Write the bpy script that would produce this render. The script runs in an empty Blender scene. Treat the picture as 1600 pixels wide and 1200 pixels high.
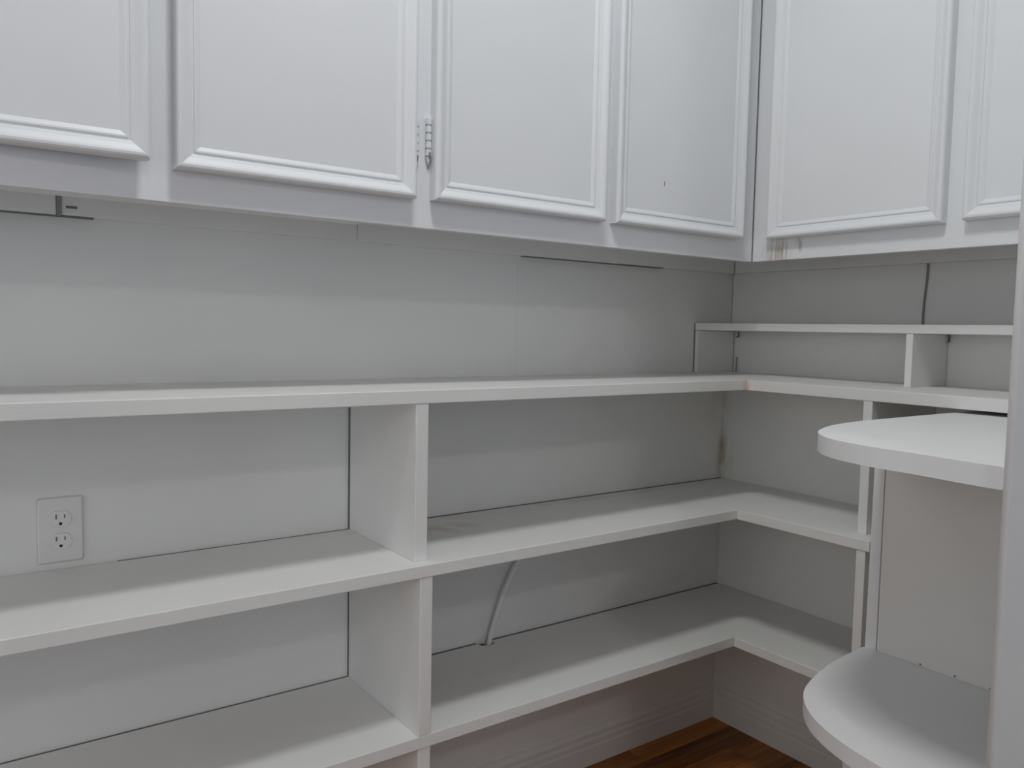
import bpy, bmesh, math, random
from mathutils import Vector, Matrix
random.seed(7)
S = bpy.context.scene
COL = S.collection

# ------------------------------------------------------------------ camera
CAM = (-1.9183, -1.5762, 1.1691)
YAW, PITCH, ROLL, FPX = 0.6232, -0.0677, 0.0201, 1251.95
cd = bpy.data.cameras.new('camera'); cam = bpy.data.objects.new('camera', cd); COL.objects.link(cam)
fw = Vector((math.sin(YAW)*math.cos(PITCH), math.cos(YAW)*math.cos(PITCH), math.sin(PITCH)))
rt = Vector((math.cos(YAW), -math.sin(YAW), 0)); up = rt.cross(fw)
r2 = math.cos(ROLL)*rt + math.sin(ROLL)*up
u2 = -math.sin(ROLL)*rt + math.cos(ROLL)*up
m = Matrix((r2, u2, -fw)).transposed().to_4x4(); m.translation = CAM
cam.matrix_world = m
cd.sensor_width = 36.0; cd.lens = FPX/1600*36.0; cd.clip_start = 0.02
S.camera = cam

# ------------------------------------------------------------------ world, daylight, exposure
w = bpy.data.worlds.new('world'); S.world = w; w.use_nodes = True
w.node_tree.nodes['Background'].inputs[0].default_value = (0.72, 0.82, 1.0, 1)
w.node_tree.nodes['Background'].inputs[1].default_value = 0.5
LAMP_A, LAMP_B, LAMP_Z = (-1.56, -0.83), (-1.22, -1.05), 2.86
LAMP_WATT = 13.6
DOME_POS = (-2.15, -3.7); DOME_STRENGTH = 56.0
FILL_LEFT = 13.5; FILL_LEFT_COL = (1.0, 1.0, 1.0)
DAY_BACK = 12.5; DAY_BACK_COL = (0.72, 0.80, 1.0)
FILL_WIN_L = (-2.2, -0.5); WIN_B = (-3.2, -1.4)
def daylight(loc, rot, sx, sy, energy, col):
    al = bpy.data.lights.new('window_daylight', 'AREA'); al.shape = 'RECTANGLE'; al.size = sx; al.size_y = sy  # also names the added left fill light
    al.energy = energy; al.color = col
    ao = bpy.data.objects.new('window_daylight', al); COL.objects.link(ao); ao.location = loc; ao.rotation_euler = rot
daylight((-4.33, -1.35, 1.45), (math.radians(90), 0, math.radians(-90)), 1.7, 1.4, FILL_LEFT, FILL_LEFT_COL)  # fill light for the right side, behind an added, unseen left window
daylight((-2.3, -4.68, 1.10), (math.radians(90), 0, 0), 1.8, 1.9, DAY_BACK, DAY_BACK_COL)
vs = S.view_settings
vs.view_transform = 'Standard'; vs.look = 'None'; vs.gamma = 1.0; vs.exposure = -0.15
vs.use_curve_mapping = False

# ------------------------------------------------------------------ materials
def new_mat(name):
    mt = bpy.data.materials.new(name); mt.use_nodes = True
    nt = mt.node_tree; b = nt.nodes['Principled BSDF']
    return mt, nt, b
def N(nt, t, **kw):
    n = nt.nodes.new(t)
    for k, v in kw.items(): setattr(n, k, v)
    return n
def paint(name, col, rough=0.5, spec=0.4, mottle=0.035, bump=0.06, stains=(), brush=(60, 60, 60)):
    """White brushed paint; stains = (centre, radii, colour, strength, noise scale) in world space."""
    mt, nt, b = new_mat(name)
    L = nt.links
    geo = N(nt, 'ShaderNodeNewGeometry')
    n1 = N(nt, 'ShaderNodeTexNoise'); n1.inputs['Scale'].default_value = 3.0; n1.inputs['Detail'].default_value = 4
    L.new(geo.outputs['Position'], n1.inputs['Vector'])
    mr = N(nt, 'ShaderNodeMapRange'); mr.inputs[1].default_value = 0.3; mr.inputs[2].default_value = 0.7
    mr.inputs[3].default_value = 1 - mottle; mr.inputs[4].default_value = 1 + mottle
    L.new(n1.outputs['Fac'], mr.inputs[0])
    mul = N(nt, 'ShaderNodeVectorMath', operation='SCALE'); mul.inputs[0].default_value = col
    L.new(mr.outputs[0], mul.inputs['Scale'])
    cur = mul.outputs[0]
    for c, r, sc, st, ns in stains:
        sub = N(nt, 'ShaderNodeVectorMath', operation='SUBTRACT'); sub.inputs[1].default_value = c
        L.new(geo.outputs['Position'], sub.inputs[0])
        dv = N(nt, 'ShaderNodeVectorMath', operation='DIVIDE'); dv.inputs[1].default_value = r
        L.new(sub.outputs[0], dv.inputs[0])
        ln = N(nt, 'ShaderNodeVectorMath', operation='LENGTH'); L.new(dv.outputs[0], ln.inputs[0])
        fm = N(nt, 'ShaderNodeMapRange'); fm.interpolation_type = 'SMOOTHSTEP'
        fm.inputs[1].default_value = 1.0; fm.inputs[2].default_value = 0.2; fm.inputs[3].default_value = 0; fm.inputs[4].default_value = 1
        L.new(ln.outputs['Value'], fm.inputs[0])
        mp = N(nt, 'ShaderNodeVectorMath', operation='MULTIPLY'); mp.inputs[1].default_value = ns
        L.new(geo.outputs['Position'], mp.inputs[0])
        nn = N(nt, 'ShaderNodeTexNoise'); nn.inputs['Scale'].default_value = 1.0; nn.inputs['Detail'].default_value = 3
        L.new(mp.outputs[0], nn.inputs['Vector'])
        nm = N(nt, 'ShaderNodeMapRange'); nm.inputs[1].default_value = 0.38; nm.inputs[2].default_value = 0.62
        L.new(nn.outputs['Fac'], nm.inputs[0])
        ml = N(nt, 'ShaderNodeMath', operation='MULTIPLY'); L.new(fm.outputs[0], ml.inputs[0]); L.new(nm.outputs[0], ml.inputs[1])
        m2 = N(nt, 'ShaderNodeMath', operation='MULTIPLY'); L.new(ml.outputs[0], m2.inputs[0]); m2.inputs[1].default_value = st
        mx = N(nt, 'ShaderNodeMix', data_type='RGBA')
        L.new(m2.outputs[0], mx.inputs['Factor']); L.new(cur, mx.inputs['A']); mx.inputs['B'].default_value = (*sc, 1)
        cur = mx.outputs['Result']
    L.new(cur, b.inputs['Base Color'])
    b.inputs['Roughness'].default_value = rough
    b.inputs['Specular IOR Level'].default_value = spec
    mp = N(nt, 'ShaderNodeVectorMath', operation='MULTIPLY'); mp.inputs[1].default_value = brush
    L.new(geo.outputs['Position'], mp.inputs[0])
    n2 = N(nt, 'ShaderNodeTexNoise'); n2.inputs['Scale'].default_value = 1.0; n2.inputs['Detail'].default_value = 3
    L.new(mp.outputs[0], n2.inputs['Vector'])
    bp = N(nt, 'ShaderNodeBump'); bp.inputs['Strength'].default_value = bump; bp.inputs['Distance'].default_value = 0.004
    L.new(n2.outputs['Fac'], bp.inputs['Height']); L.new(bp.outputs[0], b.inputs['Normal'])
    return mt
def plain(name, col, rough=0.5, metal=0.0, emit=0.0):
    mt, nt, b = new_mat(name)
    n1 = N(nt, 'ShaderNodeTexNoise'); n1.inputs['Scale'].default_value = 40
    cr = N(nt, 'ShaderNodeMix', data_type='RGBA')
    cr.inputs['A'].default_value = (*[c*0.92 for c in col], 1); cr.inputs['B'].default_value = (*[min(1, c*1.06) for c in col], 1)
    nt.links.new(n1.outputs['Fac'], cr.inputs['Factor']); nt.links.new(cr.outputs['Result'], b.inputs['Base Color'])
    b.inputs['Roughness'].default_value = rough; b.inputs['Metallic'].default_value = metal
    if emit:
        b.inputs['Emission Color'].default_value = (*col, 1); b.inputs['Emission Strength'].default_value = emit
    return mt
WHITE = (0.79, 0.80, 0.81)
M_cab = paint('cabinet_white_gloss_paint', (0.84, 0.855, 0.875), rough=0.42, mottle=0.02, bump=0.03, brush=(60, 60, 22))
M_frame_b = paint('cabinet_paint_rust_runs', (0.84, 0.855, 0.87), rough=0.42, mottle=0.02, bump=0.03, brush=(60, 60, 22), stains=(
    ((-0.235, -0.338, 1.372), (0.05, 0.050, 0.055), (0.42, 0.33, 0.25), 0.85, (60, 120, 14)),
    ((-0.235, -0.402, 1.392), (0.05, 0.017, 0.030), (0.36, 0.20, 0.10), 0.75, (60, 120, 14))))
M_shelf = paint('shelf_white_paint', (0.855, 0.855, 0.835), rough=0.5, mottle=0.035, bump=0.12, brush=(14, 60, 60), stains=(
    ((-1.04, -0.10, 0.737), (0.12, 0.06, 0.03), (0.55, 0.42, 0.25), 0.45, (22, 22, 22)),
    ((-0.278, -0.293, 1.040), (0.016, 0.016, 0.04), (0.62, 0.32, 0.12), 0.9, (90, 90, 12)),
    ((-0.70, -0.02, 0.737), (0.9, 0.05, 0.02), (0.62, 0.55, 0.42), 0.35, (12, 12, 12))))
M_wall = paint('wall_white_paint', (0.85, 0.845, 0.82), rough=0.55, mottle=0.03, bump=0.05, brush=(30, 30, 30), stains=(
    ((0.0, 0.0, 0.80), (0.035, 0.05, 0.12), (0.42, 0.34, 0.16), 0.75, (30, 30, 10)),
    ((-0.02, 0.0, 0.98), (0.12, 0.05, 0.12), (0.55, 0.50, 0.32), 0.35, (18, 18, 10))))
M_end = paint('end_unit_white_paint', (0.85, 0.85, 0.85), rough=0.45, mottle=0.02, bump=0.06)
M_panel = paint('end_panel_cream_paint', (0.84, 0.815, 0.78), rough=0.5, mottle=0.03, bump=0.05)
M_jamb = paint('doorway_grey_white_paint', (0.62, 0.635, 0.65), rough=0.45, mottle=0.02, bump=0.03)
M_ceil = paint('ceiling_paint', (0.78, 0.78, 0.77), rough=0.8, bump=0.2)
M_base = paint('baseboard_paint', (0.83, 0.81, 0.78), rough=0.45, bump=0.04)
M_plast = plain('outlet_painted_plastic', (0.83, 0.82, 0.79), rough=0.4)
M_dark = plain('dark_slot', (0.015, 0.015, 0.015), rough=0.7)
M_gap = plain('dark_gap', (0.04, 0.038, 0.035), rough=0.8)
M_greyed = plain('mid_grey', (0.30, 0.29, 0.28), rough=0.7)
M_slot = plain('paint_filled_slot', (0.20, 0.20, 0.195), rough=0.6)
M_joint = plain('dark_grey_joint', (0.20, 0.195, 0.185), rough=0.8)
M_cable = plain('white_cable_jacket', (0.90, 0.89, 0.87), rough=0.45)
M_wire = plain('grey_wire', (0.26, 0.255, 0.24), rough=0.5)
M_steel = plain('dull_steel', (0.18, 0.18, 0.18), rough=0.45, metal=0.7)
M_porc = plain('porcelain', (0.82, 0.82, 0.80), rough=0.3)
M_lens = plain('lit_lens', (1.0, 0.98, 0.96), rough=0.3, emit=3.0)
M_dome = plain('lit_glass_dome', (1.0, 0.97, 0.95), rough=0.3, emit=DOME_STRENGTH)
def wood(name, dark, light):
    mt, nt, b = new_mat(name); L = nt.links
    geo = N(nt, 'ShaderNodeNewGeometry'); oi = N(nt, 'ShaderNodeObjectInfo')
    off = N(nt, 'ShaderNodeVectorMath', operation='SCALE'); off.inputs['Scale'].default_value = 7.0
    cmb = N(nt, 'ShaderNodeCombineXYZ'); L.new(oi.outputs['Random'], cmb.inputs[0]); L.new(oi.outputs['Random'], cmb.inputs[1])
    L.new(cmb.outputs[0], off.inputs[0])
    ad = N(nt, 'ShaderNodeVectorMath', operation='ADD'); L.new(geo.outputs['Position'], ad.inputs[0]); L.new(off.outputs[0], ad.inputs[1])
    mp = N(nt, 'ShaderNodeVectorMath', operation='MULTIPLY'); mp.inputs[1].default_value = (2.5, 38, 10); L.new(ad.outputs[0], mp.inputs[0])
    n1 = N(nt, 'ShaderNodeTexNoise'); n1.inputs['Scale'].default_value = 1.0; n1.inputs['Detail'].default_value = 5; L.new(mp.outputs[0], n1.inputs['Vector'])
    a2 = N(nt, 'ShaderNodeMath', operation='MULTIPLY_ADD'); L.new(oi.outputs['Random'], a2.inputs[0]); a2.inputs[1].default_value = 0.35
    L.new(n1.outputs['Fac'], a2.inputs[2])
    cr = N(nt, 'ShaderNodeValToRGB'); L.new(a2.outputs[0], cr.inputs[0])
    cr.color_ramp.elements[0].position = 0.35; cr.color_ramp.elements[0].color = (*dark, 1)
    cr.color_ramp.elements[1].position = 1.0; cr.color_ramp.elements[1].color = (*light, 1)
    L.new(cr.outputs[0], b.inputs['Base Color']); b.inputs['Roughness'].default_value = 0.42; b.inputs['Specular IOR Level'].default_value = 0.3
    return mt
M_wood = wood('brown_floor_boards', (0.12, 0.040, 0.009), (0.60, 0.235, 0.045))
M_floor = wood('dull_brown_floor', (0.16, 0.13, 0.10), (0.26, 0.22, 0.18))

# ------------------------------------------------------------------ mesh helpers (all coordinates are world metres)
def wloc(o):
    v = Vector((0, 0, 0))
    while o is not None:
        v += o.location; o = o.parent
    return v
def link(name, bm, mat, parent=None, smooth=False):
    off = wloc(parent) if parent else Vector((0, 0, 0))
    bmesh.ops.recalc_face_normals(bm, faces=bm.faces)
    bmesh.ops.translate(bm, verts=bm.verts, vec=-off)
    me = bpy.data.meshes.new(name); bm.to_mesh(me); bm.free()
    if smooth:
        for f in me.polygons: f.use_smooth = True
    me.materials.append(mat)
    o = bpy.data.objects.new(name, me); COL.objects.link(o)
    if parent: o.parent = parent
    return o
def tag(o, label, cat=None, group=None, kind=None):
    o['label'] = label
    if cat: o['category'] = cat
    if group: o['group'] = group
    if kind: o['kind'] = kind
    return o
def thing(name, loc, label, cat, group=None):
    o = bpy.data.objects.new(name, None); COL.objects.link(o); o.location = loc
    o.empty_display_size = 0.05
    return tag(o, label, cat, group)
def add_box(bm, x0, x1, y0, y1, z0, z1, bev=0.0, seg=2):
    g = bmesh.ops.create_cube(bm, size=1.0)['verts']
    for v in g:
        v.co = Vector(((x0+x1)/2 + v.co.x*(x1-x0), (y0+y1)/2 + v.co.y*(y1-y0), (z0+z1)/2 + v.co.z*(z1-z0)))
    if bev:
        ed = list({e for v in g for e in v.link_edges})
        bmesh.ops.bevel(bm, geom=ed, offset=bev, segments=seg, profile=0.5, affect='EDGES')
def box(name, x0, x1, y0, y1, z0, z1, mat, parent=None, bev=0.0015, seg=2):
    bm = bmesh.new(); add_box(bm, min(x0,x1), max(x0,x1), min(y0,y1), max(y0,y1), z0, z1, bev, seg)
    return link(name, bm, mat, parent)
def prism(name, pts, z0, z1, mat, parent=None, bev=0.0015, smooth=False):
    bm = bmesh.new()
    a = [bm.verts.new((x, y, z0)) for x, y in pts]; b = [bm.verts.new((x, y, z1)) for x, y in pts]
    n = len(pts); bm.faces.new(a[::-1]); bm.faces.new(b)
    for i in range(n): bm.faces.new((a[i], a[(i+1) % n], b[(i+1) % n], b[i]))
    if bev:
        hz = [e for e in bm.edges if abs(e.verts[0].co.z-e.verts[1].co.z) < 1e-6]
        bmesh.ops.bevel(bm, geom=hz, offset=bev, segments=2, profile=0.5, affect='EDGES')
    return link(name, bm, mat, parent)
def add_tube(bm, pts, r, seg=10):
    pts = [Vector(p) for p in pts]; rings = []
    for i, p in enumerate(pts):
        d = (pts[min(i+1, len(pts)-1)] - pts[max(i-1, 0)]).normalized()
        a = Vector((0, 1, 0)) if abs(d.y) < 0.9 else Vector((1, 0, 0))
        s = d.cross(a).normalized(); t = d.cross(s)
        rr = r[i] if isinstance(r, (list, tuple)) else r
        rings.append([bm.verts.new(p + rr*(math.cos(2*math.pi*k/seg)*s + math.sin(2*math.pi*k/seg)*t)) for k in range(seg)])
    for i in range(len(rings)-1):
        for k in range(seg):
            bm.faces.new((rings[i][k], rings[i][(k+1) % seg], rings[i+1][(k+1) % seg], rings[i+1][k]))
    bm.faces.new(rings[0][::-1]); bm.faces.new(rings[-1])
def spline(pts, n=8):
    out = []; P = [Vector(p) for p in pts]; P = [2*P[0]-P[1]] + P + [2*P[-1]-P[-2]]
    for i in range(1, len(P)-2):
        for k in range(n):
            t = k/n; a, b, c, d = P[i-1:i+3]
            out.append(0.5*((2*b) + (c-a)*t + (2*a-5*b+4*c-d)*t*t + (3*b-a-3*c+d)*t**3))
    out.append(P[-2]); return out

# ------------------------------------------------------------------ key sizes (fitted to the photograph)
YU, XU = 0.0214, 0.0478            # upper wall planes; lower walls stand proud at y = 0, x = 0
XL = -2.60                         # left end of the pantry
YP = -1.168                        # inner face of the front partition
CEIL = 2.90
ZC = 1.3527; DCA, DCB = 0.265, 0.235
ZT, TT, XT = 1.1989, 0.0205, -0.1172
ZU, TU, DUA, DUB = 1.0557, 0.0258, 0.2943, 0.2756
ZM, TM, DMA, DMB = 0.7361, 0.0235, 0.3180, 0.3211
ZL, TL, DLA, DLB = 0.4119, 0.0240, 0.3159, 0.3127
XD0, XD1 = -1.2097, -1.1835

# ------------------------------------------------------------------ the setting
YO = -4.55                          # far wall of the room behind the camera
XO0, XO1 = -4.2, 1.2
fl = box('floor', XO0-0.1, XO1+0.1, YO-0.1, 0.15, -0.06, -0.012, M_floor, bev=0); tag(fl, 'brown wooden floor under the lowest shelf', 'floor', kind='structure')
plk = {}
y = 0.0; row = 0
while y > -1.25:
    x = 0.05 + 0.0
    y0 = y - 0.0815
    off = (0.37, 0.78, 0.12, 0.55)[row % 4]
    x1 = 0.0; first = True
    while x1 > XL:
        ln = off if first else 0.95
        x0 = max(XL, x1 - ln); first = False
        key = round(x1-x0, 3)
        if key not in plk:
            bm = bmesh.new(); add_box(bm, -(x1-x0)/2+0.0006, (x1-x0)/2-0.0006, -0.0403, 0.0403, -0.012, 0.0, 0.0012, 1)
            me = bpy.data.meshes.new('plank'); bm.to_mesh(me); bm.free(); me.materials.append(M_wood); plk[key] = me
        o = bpy.data.objects.new('plank', plk[key]); COL.objects.link(o); o.location = ((x0+x1)/2, (y+y0)/2, 0); o.parent = fl
        x1 = x0
    y = y0; row += 1
tag(box('ceiling', XO0-0.1, XO1+0.1, YO-0.1, 0.15, CEIL, CEIL+0.1, M_ceil, bev=0), 'white ceiling above the tall cabinets', 'ceiling', kind='structure')

wb = box('wall_back', XO0-0.1, 0.16, YU+0.02, 0.15, 0.0, CEIL, M_wall, bev=0)
tag(wb, 'long white panelled wall behind the shelves', 'wall', kind='structure')
# upper sheets meet in a fine vertical joint; the lower lining stands proud under the upper shelf
box('panel', XO0, -0.7605, YU, YU+0.0199, ZU-0.02, CEIL, M_wall, wb, bev=0.0008, seg=1)
box('panel', -0.7602, XU, YU+0.0004, YU+0.0199, ZU-0.02, CEIL, M_wall, wb, bev=0.0008, seg=1)
box('lining', XO0, 0.0, 0.0, YU+0.0198, 0.0, ZU-0.0205, M_wall, wb, bev=0)
wr = box('wall_right', XU+0.02, 0.2, YP-0.12, YU+0.0199, 0.0, CEIL, M_wall, bev=0)
tag(wr, 'short white wall in the corner behind the riser shelf', 'wall', kind='structure')
box('panel', XU, XU+0.0199, YP, YU-0.0003, ZU-0.02, CEIL, M_wall, wr, bev=0)
box('lining', 0.0002, XU+0.0198, YP, -0.0002, 0.0, ZU-0.0205, M_wall, wr, bev=0)
# front partition with the doorway the picture is taken through
XJ = -0.929
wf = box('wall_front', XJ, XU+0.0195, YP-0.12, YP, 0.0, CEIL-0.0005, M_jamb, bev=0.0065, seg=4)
tag(wf, 'white doorway side standing upright at the right picture edge', 'wall', kind='structure')
bm = bmesh.new(); add_tube(bm, [(XJ+0.0045, YP-0.0045, 0.001), (XJ+0.0045, YP-0.0045, CEIL-0.001)], 0.0060, 16)
link('corner_bead', bm, M_end, wf, smooth=True)
# unseen rest of the room: left window added for fill, window behind the camera
def window_wall(name, axis, fixed, span, hole, label, n):
    bm = bmesh.new(); a0, a1 = span; h0, h1 = hole; z0, z1 = (0.75, 2.15) if n == 1 else (0.12, 2.10)
    for p, q, c, d in ((a0, h0, 0, CEIL), (h1, a1, 0, CEIL), (h0, h1, 0, z0), (h0, h1, z1, CEIL)):
        if axis == 'y': add_box(bm, fixed-0.1, fixed, p, q, c, d)
        else: add_box(bm, p, q, fixed-0.1, fixed, c, d)
    tag(link(name, bm, M_wall), label, 'wall', kind='structure')
    def bar(nm, p, q, c, d, par=None):
        if axis == 'y': return box(nm, fixed-0.08, fixed-0.04, p, q, c, d, M_cab, par, bev=0.003)
        return box(nm, p, q, fixed-0.08, fixed-0.04, c, d, M_cab, par, bev=0.003)
    wn = bar('window_%d' % n, h0, h1, z0, z0+0.05)  # window_1 is the added left window
    tag(wn, ('added white framed window in the unseen left wall', 'white framed window in the wall behind')[n-1], 'window', kind='structure')
    bar('window_frame', h0, h1, z1-0.05, z1, wn)
    for f in (0.0, 0.5, 1.0):
        p = h0 + f*(h1-h0-0.05); bar('window_frame', p, p+0.05, z0+0.05, z1-0.05, wn)
window_wall('wall_left', 'y', XO0, (YO, YU+0.0199), FILL_WIN_L, 'unseen white wall with an added window at the left of the room', 1)
window_wall('wall_front_room', 'x', YO, (XO0-0.1, XO1), WIN_B, 'white wall around the window behind the camera', 2)
tag(box('wall_outer_right', XO1, XO1+0.1, YO, YP-0.12, 0, CEIL, M_wall, bev=0), 'plain white wall right of the room behind', 'wall', kind='structure')
tag(box('wall_outer_front', XU+0.16, XO1, YP-0.12, YP, 0, CEIL, M_wall, bev=0), 'white wall right of the shelving corner', 'wall', kind='structure')

def baseboard(name, axis, label):
    prof = [(0.0, 0.0), (0.0155, 0.0), (0.0155, 0.050), (0.0135, 0.053), (0.0135, 0.058), (0.0150, 0.060), (0.0150, 0.069),
            (0.0115, 0.073), (0.0115, 0.078), (0.0125, 0.080), (0.0125, 0.087), (0.0080, 0.093), (0.0050, 0.098), (0.0, 0.100)]
    bm = bmesh.new(); R = []
    for end in (0, 1):
        ring = []
        for d, z in prof:
            if axis == 'x': c = (XO0 + 0.001 if end else -d - 0.0003, -d, z)
            else: c = (-d, (-0.772 if end else -d - 0.0003), z)
            ring.append(bm.verts.new(c))
        R.append(ring)
    n = len(prof)
    for i in range(n): bm.faces.new((R[0][i], R[0][(i+1) % n], R[1][(i+1) % n], R[1][i]))
    bm.faces.new(R[0]); bm.faces.new(R[1][::-1])
    return tag(link(name, bm, M_base), label, 'baseboard', kind='structure')
baseboard('baseboard_back', 'x', 'ridged painted baseboard along the long shelved wall')
baseboard('baseboard_right', 'y', 'ridged painted baseboard along the short corner wall')

# ------------------------------------------------------------------ upper cabinets
PROF = [(0.0, 0.0005), (0.0, 0.0190), (0.0015, 0.0225), (0.0040, 0.0245), (0.0075, 0.0248), (0.0110, 0.0235), (0.0190, 0.0180),
        (0.0240, 0.0160), (0.0250, 0.0140), (0.0270, 0.0140), (0.0285, 0.0158), (0.0310, 0.0155), (0.0370, 0.0125), (0.0385, 0.0110), (0.0385, 0.0005)]
def door(parent, T, W, z0, z1, mat, label, scratch=False):
    """T maps local (u, h, z) to world; u across the door, h out of the cabinet."""
    H = z1 - z0
    d = None
    bm = bmesh.new(); add_box(bm, 0.0012, W-0.0012, 0.0006, 0.0120, z0+0.0012, z1-0.0012, 0.001, 1)
    for v in bm.verts: v.co = T(v.co)
    d = link('door', bm, mat, parent); d['label'] = label
    corners = lambda u: [(u, z0+u), (W-u, z0+u), (W-u, z1-u), (u, z1-u)]
    for k in range(4):
        bm = bmesh.new(); A = []; B = []
        for u, h in PROF:
            c = corners(u); a = c[k]; b = c[(k+1) % 4]
            A.append(bm.verts.new(T(Vector((a[0], h, a[1]))))); B.append(bm.verts.new(T(Vector((b[0], h, b[1])))))
        n = len(PROF)
        for i in range(n): bm.faces.new((A[i], A[(i+1) % n], B[(i+1) % n], B[i]))
        bm.faces.new(A); bm.faces.new(B[::-1])
        link('moulding', bm, mat, d)
    if scratch:
        bm = bmesh.new(); add_box(bm, scratch[0], scratch[0]+0.0012, 0.0119, 0.0124, scratch[1], scratch[1]+0.011)
        for v in bm.verts: v.co = T(v.co)
        link('paint_nick', bm, M_gap, d)
    return d
def hinge(parent, T, u, z, ln, side):
    bm = bmesh.new()
    k = 5; s = ln/k
    for i in range(k):
        add_tube(bm, [T(Vector((u, 0.0045, z+i*s+0.0018))), T(Vector((u, 0.0045, z+(i+1)*s-0.0018)))], 0.0056, 10)
    add_tube(bm, [T(Vector((u, 0.0045, z))), T(Vector((u, 0.0045, z+ln)))], 0.0030, 8)
    add_tube(bm, [T(Vector((u, 0.0045, z-0.016))), T(Vector((u, 0.0045, z-0.008))), T(Vector((u, 0.0045, z+0.001)))], [0.0006, 0.0034, 0.0042], 8)
    a, b = sorted((u, u - side*0.011))
    bb = bmesh.new(); add_box(bb, a, b, 0.0002, 0.0022, z-0.004, z+ln, 0.0006, 1)
    for v in bb.verts: v.co = T(v.co)
    me = bpy.data.meshes.new('t'); bb.to_mesh(me); bb.free(); bm.from_mesh(me); bpy.data.meshes.remove(me)
    o = link('hinge', bm, M_cab, parent); o['label'] = 'painted-over barrel hinge'
    bm = bmesh.new()
    add_tube(bm, [T(Vector((u-side*0.0020, 0.0030, z-0.022))), T(Vector((u-side*0.0010, 0.0052, z-0.004))), T(Vector((u, 0.0085, z+0.006))), T(Vector((u, 0.0072, z+0.014)))], [0.0008, 0.0034, 0.0027, 0.0006], 8)
    link('bare_metal', bm, M_greyed, parent)['label'] = 'grey flaked spot under the hinge'
    return o

ZD0, ZD1 = 1.4035, 2.53
TOPC = 2.62
cA = thing('wall_cabinet', (-1.4, YU, ZC), 'long run of white wall cabinets with four moulded doors over the open shelves', 'cabinet')
box('body', XL+0.001, XU-0.002, -DCA+0.0192, YU-0.0005, ZC+0.058, TOPC, M_cab, cA, bev=0)
prism('bottom_rail', [(XL+0.001, -DCA), (-DCB-0.0035, -DCA), (-DCB-0.0035, -DCA+0.019), (-1.298, -DCA+0.019), (-1.300, -DCA+0.044), (-1.87, -DCA+0.055), (XL+0.001, -DCA+0.055)], ZC, ZC+0.0575, M_cab, cA, bev=0)
box('bottom_rail', XL+0.001, -DCB-0.0035, -DCA, -DCA+0.019, ZC+0.0575, ZC+0.075, M_cab, cA, bev=0)
box('top_rail', XL+0.001, -DCB-0.0035, -DCA, -DCA+0.019, 2.51, TOPC, M_cab, cA, bev=0)
for a, b in ((XL+0.001, -2.06), (-1.70, -1.60), (-1.24, -1.145), (-0.78, -0.70), (-0.325, -DCB-0.0035)):
    box('stile', a, b, -DCA, -DCA+0.019, ZC+0.075, 2.51, M_cab, cA, bev=0)
for i, (a, b) in enumerate(((XL+0.001, -1.7475), (-1.7400, -1.1935), (-1.1928, -0.4455), (-0.4450, 0.0272))):
    box('cleat', a, b, 0.0012+0.0004*(i % 2), YU-0.0003, 1.3490+0.0006*(i % 2), ZC+0.0575, M_wall, cA, bev=0.0008, seg=1)
box('cleat_block', -1.7470, -1.7404, -0.0020, YU-0.0003, 1.3475, ZC+0.0575, M_greyed, cA, bev=0.0005, seg=1)  # even grey block filling the gap between two cleats
bm = bmesh.new(); add_box(bm, -1.733, -1.716, -0.0006, 0.0014, 1.3615, 1.3655, 0.0005, 1)
link('staple', bm, M_steel, cA)
def TA(x0, ang=0.0):
    c, s = math.cos(ang), math.sin(ang)
    return lambda v: Vector((x0 + v.x*c + v.y*s, -DCA - (v.x*s*1.0 + v.y*c), v.z))
def TB(y0):
    return lambda v: Vector((-DCB - v.y, y0 - v.x, v.z))
d1 = door(cA, TA(-2.081, math.radians(2.6)), 0.421, ZD0+0.002, ZD1, M_cab, 'leftmost door, standing slightly ajar')
d2 = door(cA, TA(-1.620), 0.410, ZD0-0.002, ZD1, M_cab, 'wide door left of the painted hinges')
d3 = door(cA, TA(-1.172), 0.419, ZD0, ZD1, M_cab, 'door right of the painted hinges')
d4 = door(cA, TA(-0.723), 0.425, ZD0, ZD1, M_cab, 'last door before the corner, with a small paint nick', scratch=(0.152, 1.500))
hinge(d2, TA(-1.620), 0.4165, 1.473, 0.072, 1)
hinge(d3, TA(-1.172), -0.0065, 1.482, 0.070, -1)

cB = thing('wall_cabinet', (XU, -0.7, ZC), 'short white wall cabinet on the corner wall with rust runs below its door', 'cabinet')
box('body', -DCB+0.0192, XU-0.0005, YP+0.001, -DCA+0.0188, ZC+0.058, TOPC, M_cab, cB, bev=0)
box('bottom_rail', -DCB, -DCB+0.019, YP+0.001, -DCA-0.0020, ZC, ZC+0.075, M_frame_b, cB, bev=0)['label'] = 'bottom rail with brown rust runs'
box('top_rail', -DCB, -DCB+0.019, YP+0.001, -DCA-0.0020, 2.51, TOPC, M_cab, cB, bev=0)
for a, b in ((-0.345, -DCA-0.0020), (-0.81, -0.72), (YP+0.001, -1.15)):
    box('stile', -DCB, -DCB+0.019, a, b, ZC+0.075, 2.51, M_cab, cB, bev=0)
box('cleat', 0.0280, XU-0.0003, YP+0.001, YU-0.0205, 1.3500, ZC+0.0575, M_wall, cB, bev=0.0008, seg=1)
e1 = door(cB, TB(-0.320), 0.425, ZD0, ZD1, M_cab, 'door beside the inner corner')
e2 = door(cB, TB(-0.784), 0.375, ZD0+0.001, ZD1, M_cab, 'door next to the doorway side')
hinge(e1, TB(-0.320), -0.0060, 1.478, 0.060, -1)

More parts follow.
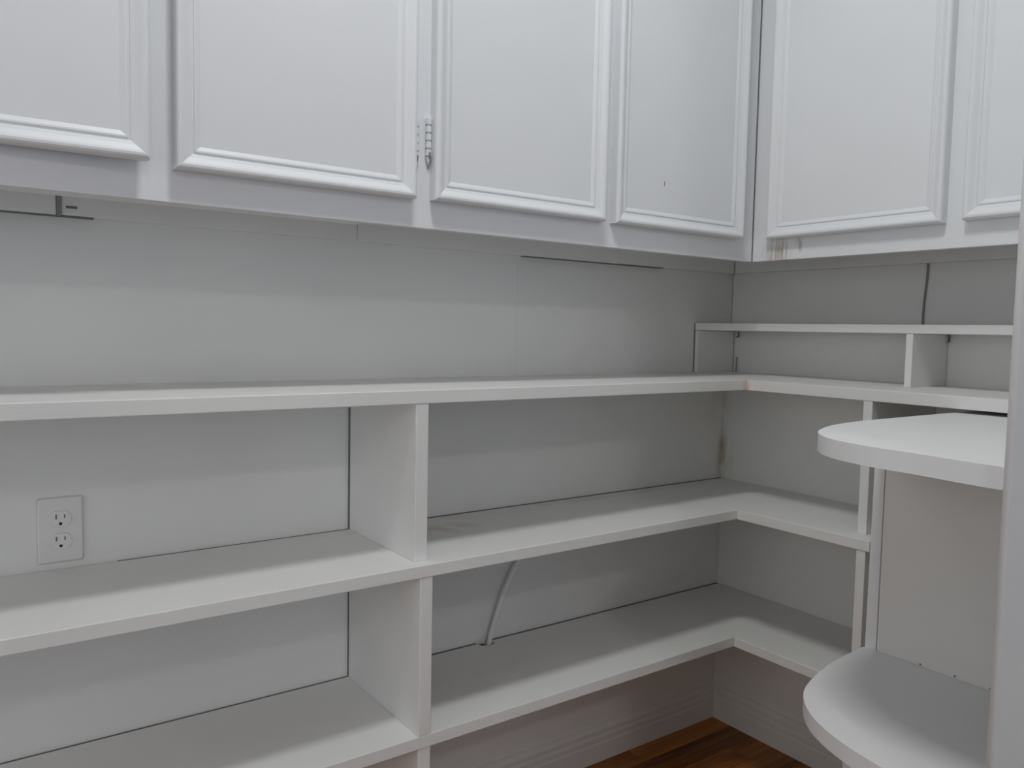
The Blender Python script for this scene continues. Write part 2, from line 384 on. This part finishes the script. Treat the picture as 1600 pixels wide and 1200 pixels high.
# ------------------------------------------------------------------ open shelving, long wall
sA = thing('shelf_unit', (-1.2, 0, 0), 'long white open shelving of three boards along the left wall', 'shelves')
g = 0.0042
box('shelf', XL+0.001, XU-0.0015, -DUA, YU-0.0006, ZU-TU, ZU, M_shelf, sA, bev=0.0018)
box('shelf', XL+0.001, -0.0022, -DMA, -g, ZM-TM, ZM, M_shelf, sA, bev=0.0015)
xa, xb = -0.872, -0.838
prism('shelf', [(XL+0.001, -DLA), (-0.0022, -DLA), (-0.0022, -g), (xb, -g), (xb+0.001, -0.026), ((xa+xb)/2, -0.031), (xa-0.002, -0.020), (xa-0.006, -g), (XL+0.001, -g)],
      ZL-TL, ZL, M_shelf, sA, bev=0.0012)['label'] = 'lowest board, notched at the back for a cable'
box('divider', XD0, XD1, -DUA+0.0012, -0.0050, ZM, ZU-TU, M_shelf, sA)
box('divider', XD0, XD1, -DMA+0.0020, -0.0045, ZL, ZM-TM, M_shelf, sA)
box('divider', XD0+0.001, XD1+0.001, -DLA+0.0020, -0.0165, 0.0, ZL-TL, M_shelf, sA)

def joint(par, *b): box('joint', *b, M_joint, par, bev=0)  # dark grey strip laid along a joint
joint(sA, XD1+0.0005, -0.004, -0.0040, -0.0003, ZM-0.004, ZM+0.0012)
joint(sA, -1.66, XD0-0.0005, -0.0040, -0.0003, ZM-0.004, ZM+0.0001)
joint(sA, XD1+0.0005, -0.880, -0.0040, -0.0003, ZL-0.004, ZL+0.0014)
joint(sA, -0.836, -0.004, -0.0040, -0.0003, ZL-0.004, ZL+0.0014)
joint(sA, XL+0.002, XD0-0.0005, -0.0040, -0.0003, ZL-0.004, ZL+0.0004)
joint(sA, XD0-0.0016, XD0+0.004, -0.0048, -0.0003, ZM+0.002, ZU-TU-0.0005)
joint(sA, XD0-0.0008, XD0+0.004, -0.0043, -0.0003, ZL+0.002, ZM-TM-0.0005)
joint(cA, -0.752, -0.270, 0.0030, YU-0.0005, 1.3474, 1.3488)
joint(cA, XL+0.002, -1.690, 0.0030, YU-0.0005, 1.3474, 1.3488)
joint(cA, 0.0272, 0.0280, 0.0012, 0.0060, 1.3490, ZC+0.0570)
box('notch_shade', -0.8740, -0.8590, -0.0200, -0.0040, ZL-TL+0.001, ZL-0.003, M_gap, sA, bev=0)  # dark block standing in for the shade inside the cable notch
# ------------------------------------------------------------------ open shelving, corner wall
sB = thing('shelf_unit', (-0.15, -0.45, 0), 'short white open shelving turning the corner onto the right wall', 'shelves')
box('shelf', -DUB, XU-0.0006, YP+0.001, -DUA-0.0003, ZU-TU, ZU, M_shelf, sB, bev=0.0012)
box('shelf', -DMB, -0.0012, -0.664, -DMA-0.0003, ZM-TM, ZM, M_shelf, sB, bev=0.0012)
box('shelf', -DLB, -0.0012, -0.668, -DLA-0.0008, ZL-TL, ZL, M_shelf, sB, bev=0.0015)
box('divider', -DUB+0.001, -0.0030, -0.6280, -0.6070, ZM, ZU-TU, M_shelf, sB)
box('divider', -DMB+0.002, -0.0030, -0.6545, -0.6335, ZL, ZM-TM, M_shelf, sB)
box('divider', -DLB+0.002, -0.0165, -0.6560, -0.6350, 0.0, ZL-TL, M_shelf, sB)

# ------------------------------------------------------------------ riser shelf standing on the upper shelf
rs = thing('riser_shelf', (-0.035, -0.55, ZU), 'thin white riser shelf raised on the corner end of the upper shelf', 'shelf')
box('shelf', XT, XU-0.003, YP+0.001, YU-0.0012, ZT-TT, ZT, M_shelf, rs, bev=0.0015)
box('end_board', XT, XU-0.006, YU-0.0150, YU-0.0035, ZU, ZT-TT-0.0008, M_wall, rs, bev=0.001)
box('divider', XT+0.001, XU-0.003, -0.6255, -0.6095, ZU, ZT-TT-0.0008, M_shelf, rs, bev=0.0012)
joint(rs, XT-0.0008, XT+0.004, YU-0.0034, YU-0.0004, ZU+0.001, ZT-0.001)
for yy in (-0.0125, -0.6300):
    bm = bmesh.new()
    add_box(bm, XU-0.012, XU-0.0085, yy-0.0035, yy, ZT-TT-0.019, ZT-TT-0.0005, 0.0004, 1)
    add_box(bm, XU-0.022, XU-0.0085, yy-0.0035, yy, ZT-TT-0.019, ZT-TT-0.0165, 0.0004, 1)
    link('bracket', bm, M_steel, rs)['label'] = 'small dark metal bracket'
bm = bmesh.new(); add_tube(bm, [(XU-0.010, -0.010, ZU), (XU-0.010, -0.010, ZU+0.045)], 0.0016, 8)
link('nail', bm, M_steel, rs)

# ------------------------------------------------------------------ rounded end shelves
eu = thing('rounded_shelf_unit', (-0.6, -0.98, 0), 'white end unit with two round-cornered shelves beside the doorway', 'shelves')
NAILS = ((-0.518, -0.882), (-0.518, -0.941), (-0.518, -0.998))
def rounded(pts, xr, far, z0, z1, lab):
    c = spline([(a, b, 0) for a, b in pts], 7)
    poly = [(xr, far), ] + [(p.x, p.y) for p in c] + [(xr, pts[-1][1])]
    o = prism('shelf', poly, z0, z1, M_end, eu, bev=0.0022); o['label'] = lab
    return o
rounded([(-0.600, -0.797), (-0.700, -0.810), (-0.780, -0.836), (-0.835, -0.868), (-0.876, -0.915), (-0.899, -0.980), (-0.906, -1.060), (-0.914, -1.120), (-0.918, YP+0.002)],
        XU-0.050, -0.797, 0.9945, 1.0217, 'upper board with rounded corner')
rounded([(-0.535, -0.776), (-0.642, -0.787), (-0.735, -0.809), (-0.795, -0.836), (-0.845, -0.885), (-0.878, -0.950), (-0.897, -1.030), (-0.908, -1.100), (-0.914, YP+0.002)],
        -0.5185, -0.775, 0.5640, 0.5900, 'lower board with rounded corner')
box('back_panel', -0.5180, -0.5000, YP+0.002, -0.8005, 0.0, 0.9940, M_panel, eu, bev=0.0008)['label'] = 'cream painted panel between the rounded boards'
bm = bmesh.new(); add_box(bm, -0.5195, -0.5000, -0.7995, -0.7755, 0.0, 0.9940, 0.0012, 2)
for v in bm.verts:
    if v.co.y > -0.787: v.co.y -= 0.004*(v.co.z/0.994)
link('corner_strip', bm, M_end, eu)
box('side_panel', -0.4995, -0.0030, -0.7995, -0.7820, 0.0, 0.9940, M_panel, eu, bev=0.0008)
box('plinth', -0.6120, -0.5185, YP+0.002, -0.8000, 0.0, 0.5635, M_end, eu, bev=0.0015)

for nx, ny in NAILS:
    bm = bmesh.new(); add_tube(bm, [(-0.5178, ny, 0.5935), (-0.5192, ny, 0.5935)], 0.0018, 8)
    link('nail_head', bm, M_greyed, eu)
# ------------------------------------------------------------------ power outlet
ox, oz = -1.7507, 0.8057
ot = thing('wall_outlet', (ox, 0, oz-0.057), 'painted-over double power outlet on the wall above the middle shelf', 'outlet')
bm = bmesh.new(); add_box(bm, ox-0.0352, ox+0.0352, -0.0060, -0.0002, oz-0.057, oz+0.057, 0.0035, 3)
link('cover_plate', bm, M_plast, ot)
for dz in (0.0195, -0.0195):
    cz = oz+dz
    bm = bmesh.new(); pts = []
    for k in range(40):
        a = 2*math.pi*k/40; x = 0.0172*math.cos(a); z = max(-0.0142, min(0.0142, 0.0172*math.sin(a))); pts.append((x, z))
    A = [bm.verts.new((ox+x, -0.0062, cz+z)) for x, z in pts]
    B = [bm.verts.new((ox+x*0.95, -0.0084, cz+z*0.95)) for x, z in pts]
    A0 = [bm.verts.new((ox+x, -0.0052, cz+z)) for x, z in pts]
    for k in range(40):
        j = (k+1) % 40
        bm.faces.new((A[k], A[j], B[j], B[k])); bm.faces.new((A0[k], A0[j], A[j], A[k]))
    bm.faces.new(B); bm.faces.new(A0[::-1])
    rc = link('receptacle', bm, M_plast, ot)
    box('slot', ox-0.0078, ox-0.0052, -0.0086, -0.0070, cz+0.0005, cz+0.0088, M_slot, rc, bev=0)
    box('slot', ox+0.0052, ox+0.0076, -0.0086, -0.0070, cz+0.0015, cz+0.0080, M_slot, rc, bev=0)
    bm = bmesh.new(); add_tube(bm, [(ox, -0.0070, cz-0.0080), (ox, -0.0087, cz-0.0080)], 0.0027, 12)
    link('ground_hole', bm, M_dark, rc)
bm = bmesh.new(); add_tube(bm, [(ox, -0.0050, oz), (ox, -0.0072, oz)], 0.0032, 14)
sc = link('screw', bm, M_plast, ot)

# ------------------------------------------------------------------ cables
bm = bmesh.new()
add_tube(bm, spline([(-0.846, -0.0165, 0.330), (-0.851, -0.0165, 0.405), (-0.836, -0.024, 0.478), (-0.810, -0.026, 0.546), (-0.778, -0.026, 0.600), (-0.738, -0.024, 0.650), (-0.705, -0.020, 0.706)], 7), 0.0062, 12)
tag(link('cable', bm, M_cable, smooth=True), 'white cable rising from a notch in the lowest shelf', 'cable')
bm = bmesh.new()
add_tube(bm, spline([(XU-0.0045, -0.5685, 1.352), (XU-0.0040, -0.5675, 1.310), (XU-0.0036, -0.5640, 1.265), (XU-0.0036, -0.5625, 1.232), (XU-0.0040, -0.5628, 1.200)], 6), 0.0025, 8)
tag(link('wire', bm, M_wire, smooth=True), 'thin grey wire hanging on the wall above the riser shelf', 'wire')

# ------------------------------------------------------------------ linear ceiling lamp over the shelves, dome lamp in the room behind
lx, ly = (LAMP_A[0]+LAMP_B[0])/2, (LAMP_A[1]+LAMP_B[1])/2
lv = Vector((LAMP_B[0]-LAMP_A[0], LAMP_B[1]-LAMP_A[1])); ll = lv.length; la = math.atan2(lv.y, lv.x)
lt = thing('batten_lamp', (lx, ly, CEIL), 'long slim white batten lamp on the ceiling over the shelves', 'lamp')
def lamp_box(name, hl, hw, z0, z1, mat, bev):
    bm = bmesh.new(); add_box(bm, -hl, hl, -hw, hw, z0, z1, bev, 2)
    bmesh.ops.rotate(bm, verts=bm.verts, cent=(0, 0, 0), matrix=Matrix.Rotation(la, 3, 'Z'))
    bmesh.ops.translate(bm, verts=bm.verts, vec=(lx, ly, 0))
    return link(name, bm, mat, lt)
lamp_box('housing', ll/2+0.03, 0.045, LAMP_Z+0.006, CEIL-0.0005, M_porc, 0.004)
lamp_box('diffuser', ll/2, 0.038, LAMP_Z+0.001, LAMP_Z+0.006, M_lens, 0.001)
ar = bpy.data.lights.new('batten_light', 'AREA'); ar.shape = 'RECTANGLE'; ar.size = ll; ar.size_y = 0.076
ar.energy = LAMP_WATT; ar.color = (0.985, 1.0, 0.985)
so = bpy.data.objects.new('batten_light', ar); COL.objects.link(so); so.parent = lt
so.location = (0, 0, LAMP_Z-CEIL); so.rotation_euler = (0, 0, la)

dx, dy = DOME_POS
dl = thing('dome_lamp', (dx, dy, CEIL), 'white glass dome lamp on the ceiling of the room behind', 'lamp')
bm = bmesh.new(); add_tube(bm, [(dx, dy, CEIL-0.0005), (dx, dy, CEIL-0.025)], 0.15, 32)
link('lamp_base', bm, M_porc, dl)
bm = bmesh.new()
prof = [(0.140, 0.0), (0.138, -0.03), (0.120, -0.065), (0.085, -0.088), (0.040, -0.099), (0.004, -0.101)]
add_tube(bm, [(dx, dy, CEIL-0.0252+z) for r, z in prof], [r for r, z in prof], 32)
link('glass_dome', bm, M_dome, dl, smooth=True)
